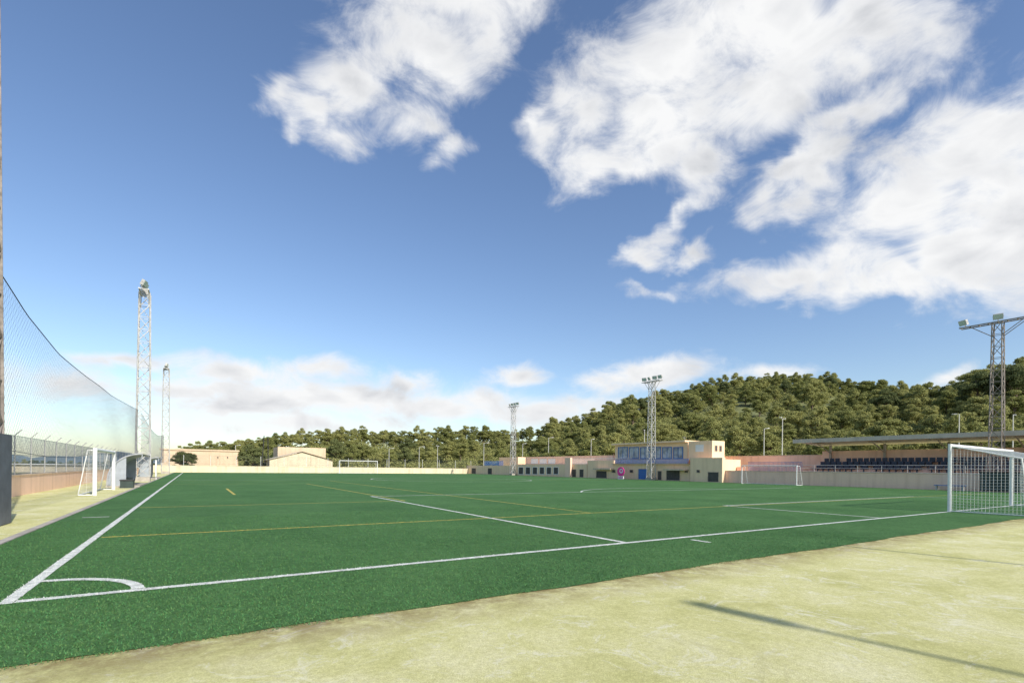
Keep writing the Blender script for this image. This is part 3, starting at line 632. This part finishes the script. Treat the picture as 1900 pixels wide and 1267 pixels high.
def hn(seed,sx,sy):
    r_=np.random.RandomState(seed); g_=r_.rand(64,64); X_=(PX/sx)%63; Y_=(PY/sy)%63; xi=X_.astype(int); yi=Y_.astype(int); fx=X_-xi; fy=Y_-yi; fx=fx*fx*(3-2*fx); fy=fy*fy*(3-2*fy)
    return (g_[xi,yi]*(1-fx)+g_[xi+1,yi]*fx)*(1-fy)+(g_[xi,yi+1]*(1-fx)+g_[xi+1,yi+1]*fx)*fy-.5
sc_=np.where(PY>620,.3,1.)
wx=PX+(hn(1,110,110)*70+hn(2,45,45)*45+hn(5,20,20)*22)*sc_; wy=PY+(hn(3,110,90)*55+hn(4,45,38)*36+hn(6,20,16)*18)*sc_
acc=np.zeros(PX.shape)
for (cx,cy,rx,ry,an,wt) in BL:
    th=math.radians(an); dx=wx-cx; dy=wy-cy; q=np.hypot((dx*math.cos(th)+dy*math.sin(th))/(rx*1.06),(-dx*math.sin(th)+dy*math.cos(th))/(ry*1.06))
    acc+=np.exp(9*np.maximum(wt*(1-q),-1.5))
Fd=np.log(acc+1e-9)/9-.03
cr,sr=math.cos(ROLL),math.sin(ROLL)
dx=PX-950; dy=PY-Y0; kx=(dx*cr+dy*sr)/F; ky=(-dx*sr+dy*cr)/F
Dv=np.stack([kx*cy_+sy_,-kx*sy_+cy_,-ky],-1); Dv/=np.linalg.norm(Dv,axis=-1)[...,None]
co_=Dv*2850+np.array([CU,CV,H]); nx,ny=PX.shape
idx=np.arange(nx*ny).reshape(nx,ny); q=np.stack([idx[:-1,:-1],idx[:-1,1:],idx[1:,1:],idx[1:,:-1]],-1).reshape(-1,4); nq=len(q)
me=bpy.data.meshes.new('sky'); me.vertices.add(nx*ny); me.vertices.foreach_set('co',co_.ravel()); me.loops.add(4*nq); me.polygons.add(nq)
me.loops.foreach_set('vertex_index',q.ravel()); me.polygons.foreach_set('loop_start',np.arange(nq)*4); me.polygons.foreach_set('loop_total',np.full(nq,4)); me.update()
at2=me.attributes.new('cover','FLOAT','POINT'); at2.data.foreach_set('value',Fd.ravel().astype(np.float32))
m=bpy.data.materials.new('cloud_layer'); m.use_nodes=True; N=m.node_tree.nodes; L=m.node_tree.links; N.remove(N['Principled BSDF'])
def ma(op,a,b_=None,c_=None,clamp=False):
    x=N.new('ShaderNodeMath'); x.operation=op; x.use_clamp=clamp
    for i,v in enumerate((a,b_,c_)):
        if v is None: continue
        if isinstance(v,(int,float)): x.inputs[i].default_value=v
        else: L.new(v,x.inputs[i])
    return x.outputs[0]
ta=N.new('ShaderNodeAttribute'); ta.attribute_name='cover'; tc=N.new('ShaderNodeTexCoord')
mp=N.new('ShaderNodeMapping'); s_=1/2850; mp.inputs['Scale'].default_value=(s_,s_,s_*1.7); L.new(tc.outputs['Object'],mp.inputs['Vector']); PV=mp.outputs[0]
n1=noise(N,L,PV,9.,14,.66,.5)
mp2=N.new('ShaderNodeMapping'); mp2.inputs['Location'].default_value=(az.x*.02+.01,az.y*.02,.03); L.new(PV,mp2.inputs['Vector']); n2=noise(N,L,mp2.outputs[0],9.,5,.5,.35)
n1s=noise(N,L,PV,9.,5,.5,.35)
nb=noise(N,L,PV,4.5,4,.5)
dens=ma('ADD',ta.outputs['Fac'],ma('MULTIPLY_ADD',n1,2.4,-1.2))
cov=N.new('ShaderNodeMapRange'); cov.interpolation_type='SMOOTHSTEP'; cov.inputs['From Min'].default_value=-.38; cov.inputs['From Max'].default_value=.82; L.new(dens,cov.inputs['Value'])
thick=N.new('ShaderNodeMapRange'); thick.inputs['From Min'].default_value=.3; thick.inputs['From Max'].default_value=1.4; L.new(dens,thick.inputs['Value'])
tk=ma('ADD',ma('MULTIPLY',thick.outputs[0],.42),ma('ADD',ma('MULTIPLY',ma('SUBTRACT',n1s,n2),1.4),ma('MULTIPLY_ADD',nb,1.4,-.72)),clamp=True)  # noise shifted toward the sun paints light and shade into the cloud colour
cc_=ramp(N,L,tk,[(0.,(.95,.955,.96)),(.4,(.82,.83,.85)),(1.,(.55,.57,.61))])
em=N.new('ShaderNodeEmission'); L.new(cc_,em.inputs['Color']); tr=N.new('ShaderNodeBsdfTransparent'); ms=N.new('ShaderNodeMixShader')
L.new(cov.outputs[0],ms.inputs['Fac']); L.new(tr.outputs[0],ms.inputs[1]); L.new(em.outputs[0],ms.inputs[2]); L.new(ms.outputs[0],N['Material Output'].inputs['Surface'])
try: m.cycles.emission_sampling='NONE'
except Exception: pass
me.materials.append(m); o=bpy.data.objects.new('sky',me); C.objects.link(o); struct(o)
# ---------------- camera
cd=bpy.data.cameras.new('camera'); co=bpy.data.objects.new('camera',cd); C.objects.link(co)
cd.sensor_width=36; cd.lens=F/1900*36; cd.shift_y=(Y0-633.5)/1900; cd.clip_end=8000; cd.clip_start=.05
co.matrix_world=Matrix.Translation((CU,CV,H))@Matrix.Rotation(-YAW,4,'Z')@Matrix.Rotation(math.pi/2,4,'X')@Matrix.Rotation(ROLL,4,'Z')
sc=bpy.context.scene; sc.camera=co; sc.view_settings.view_transform='Standard'; sc.view_settings.look='None'; sc.view_settings.exposure=0
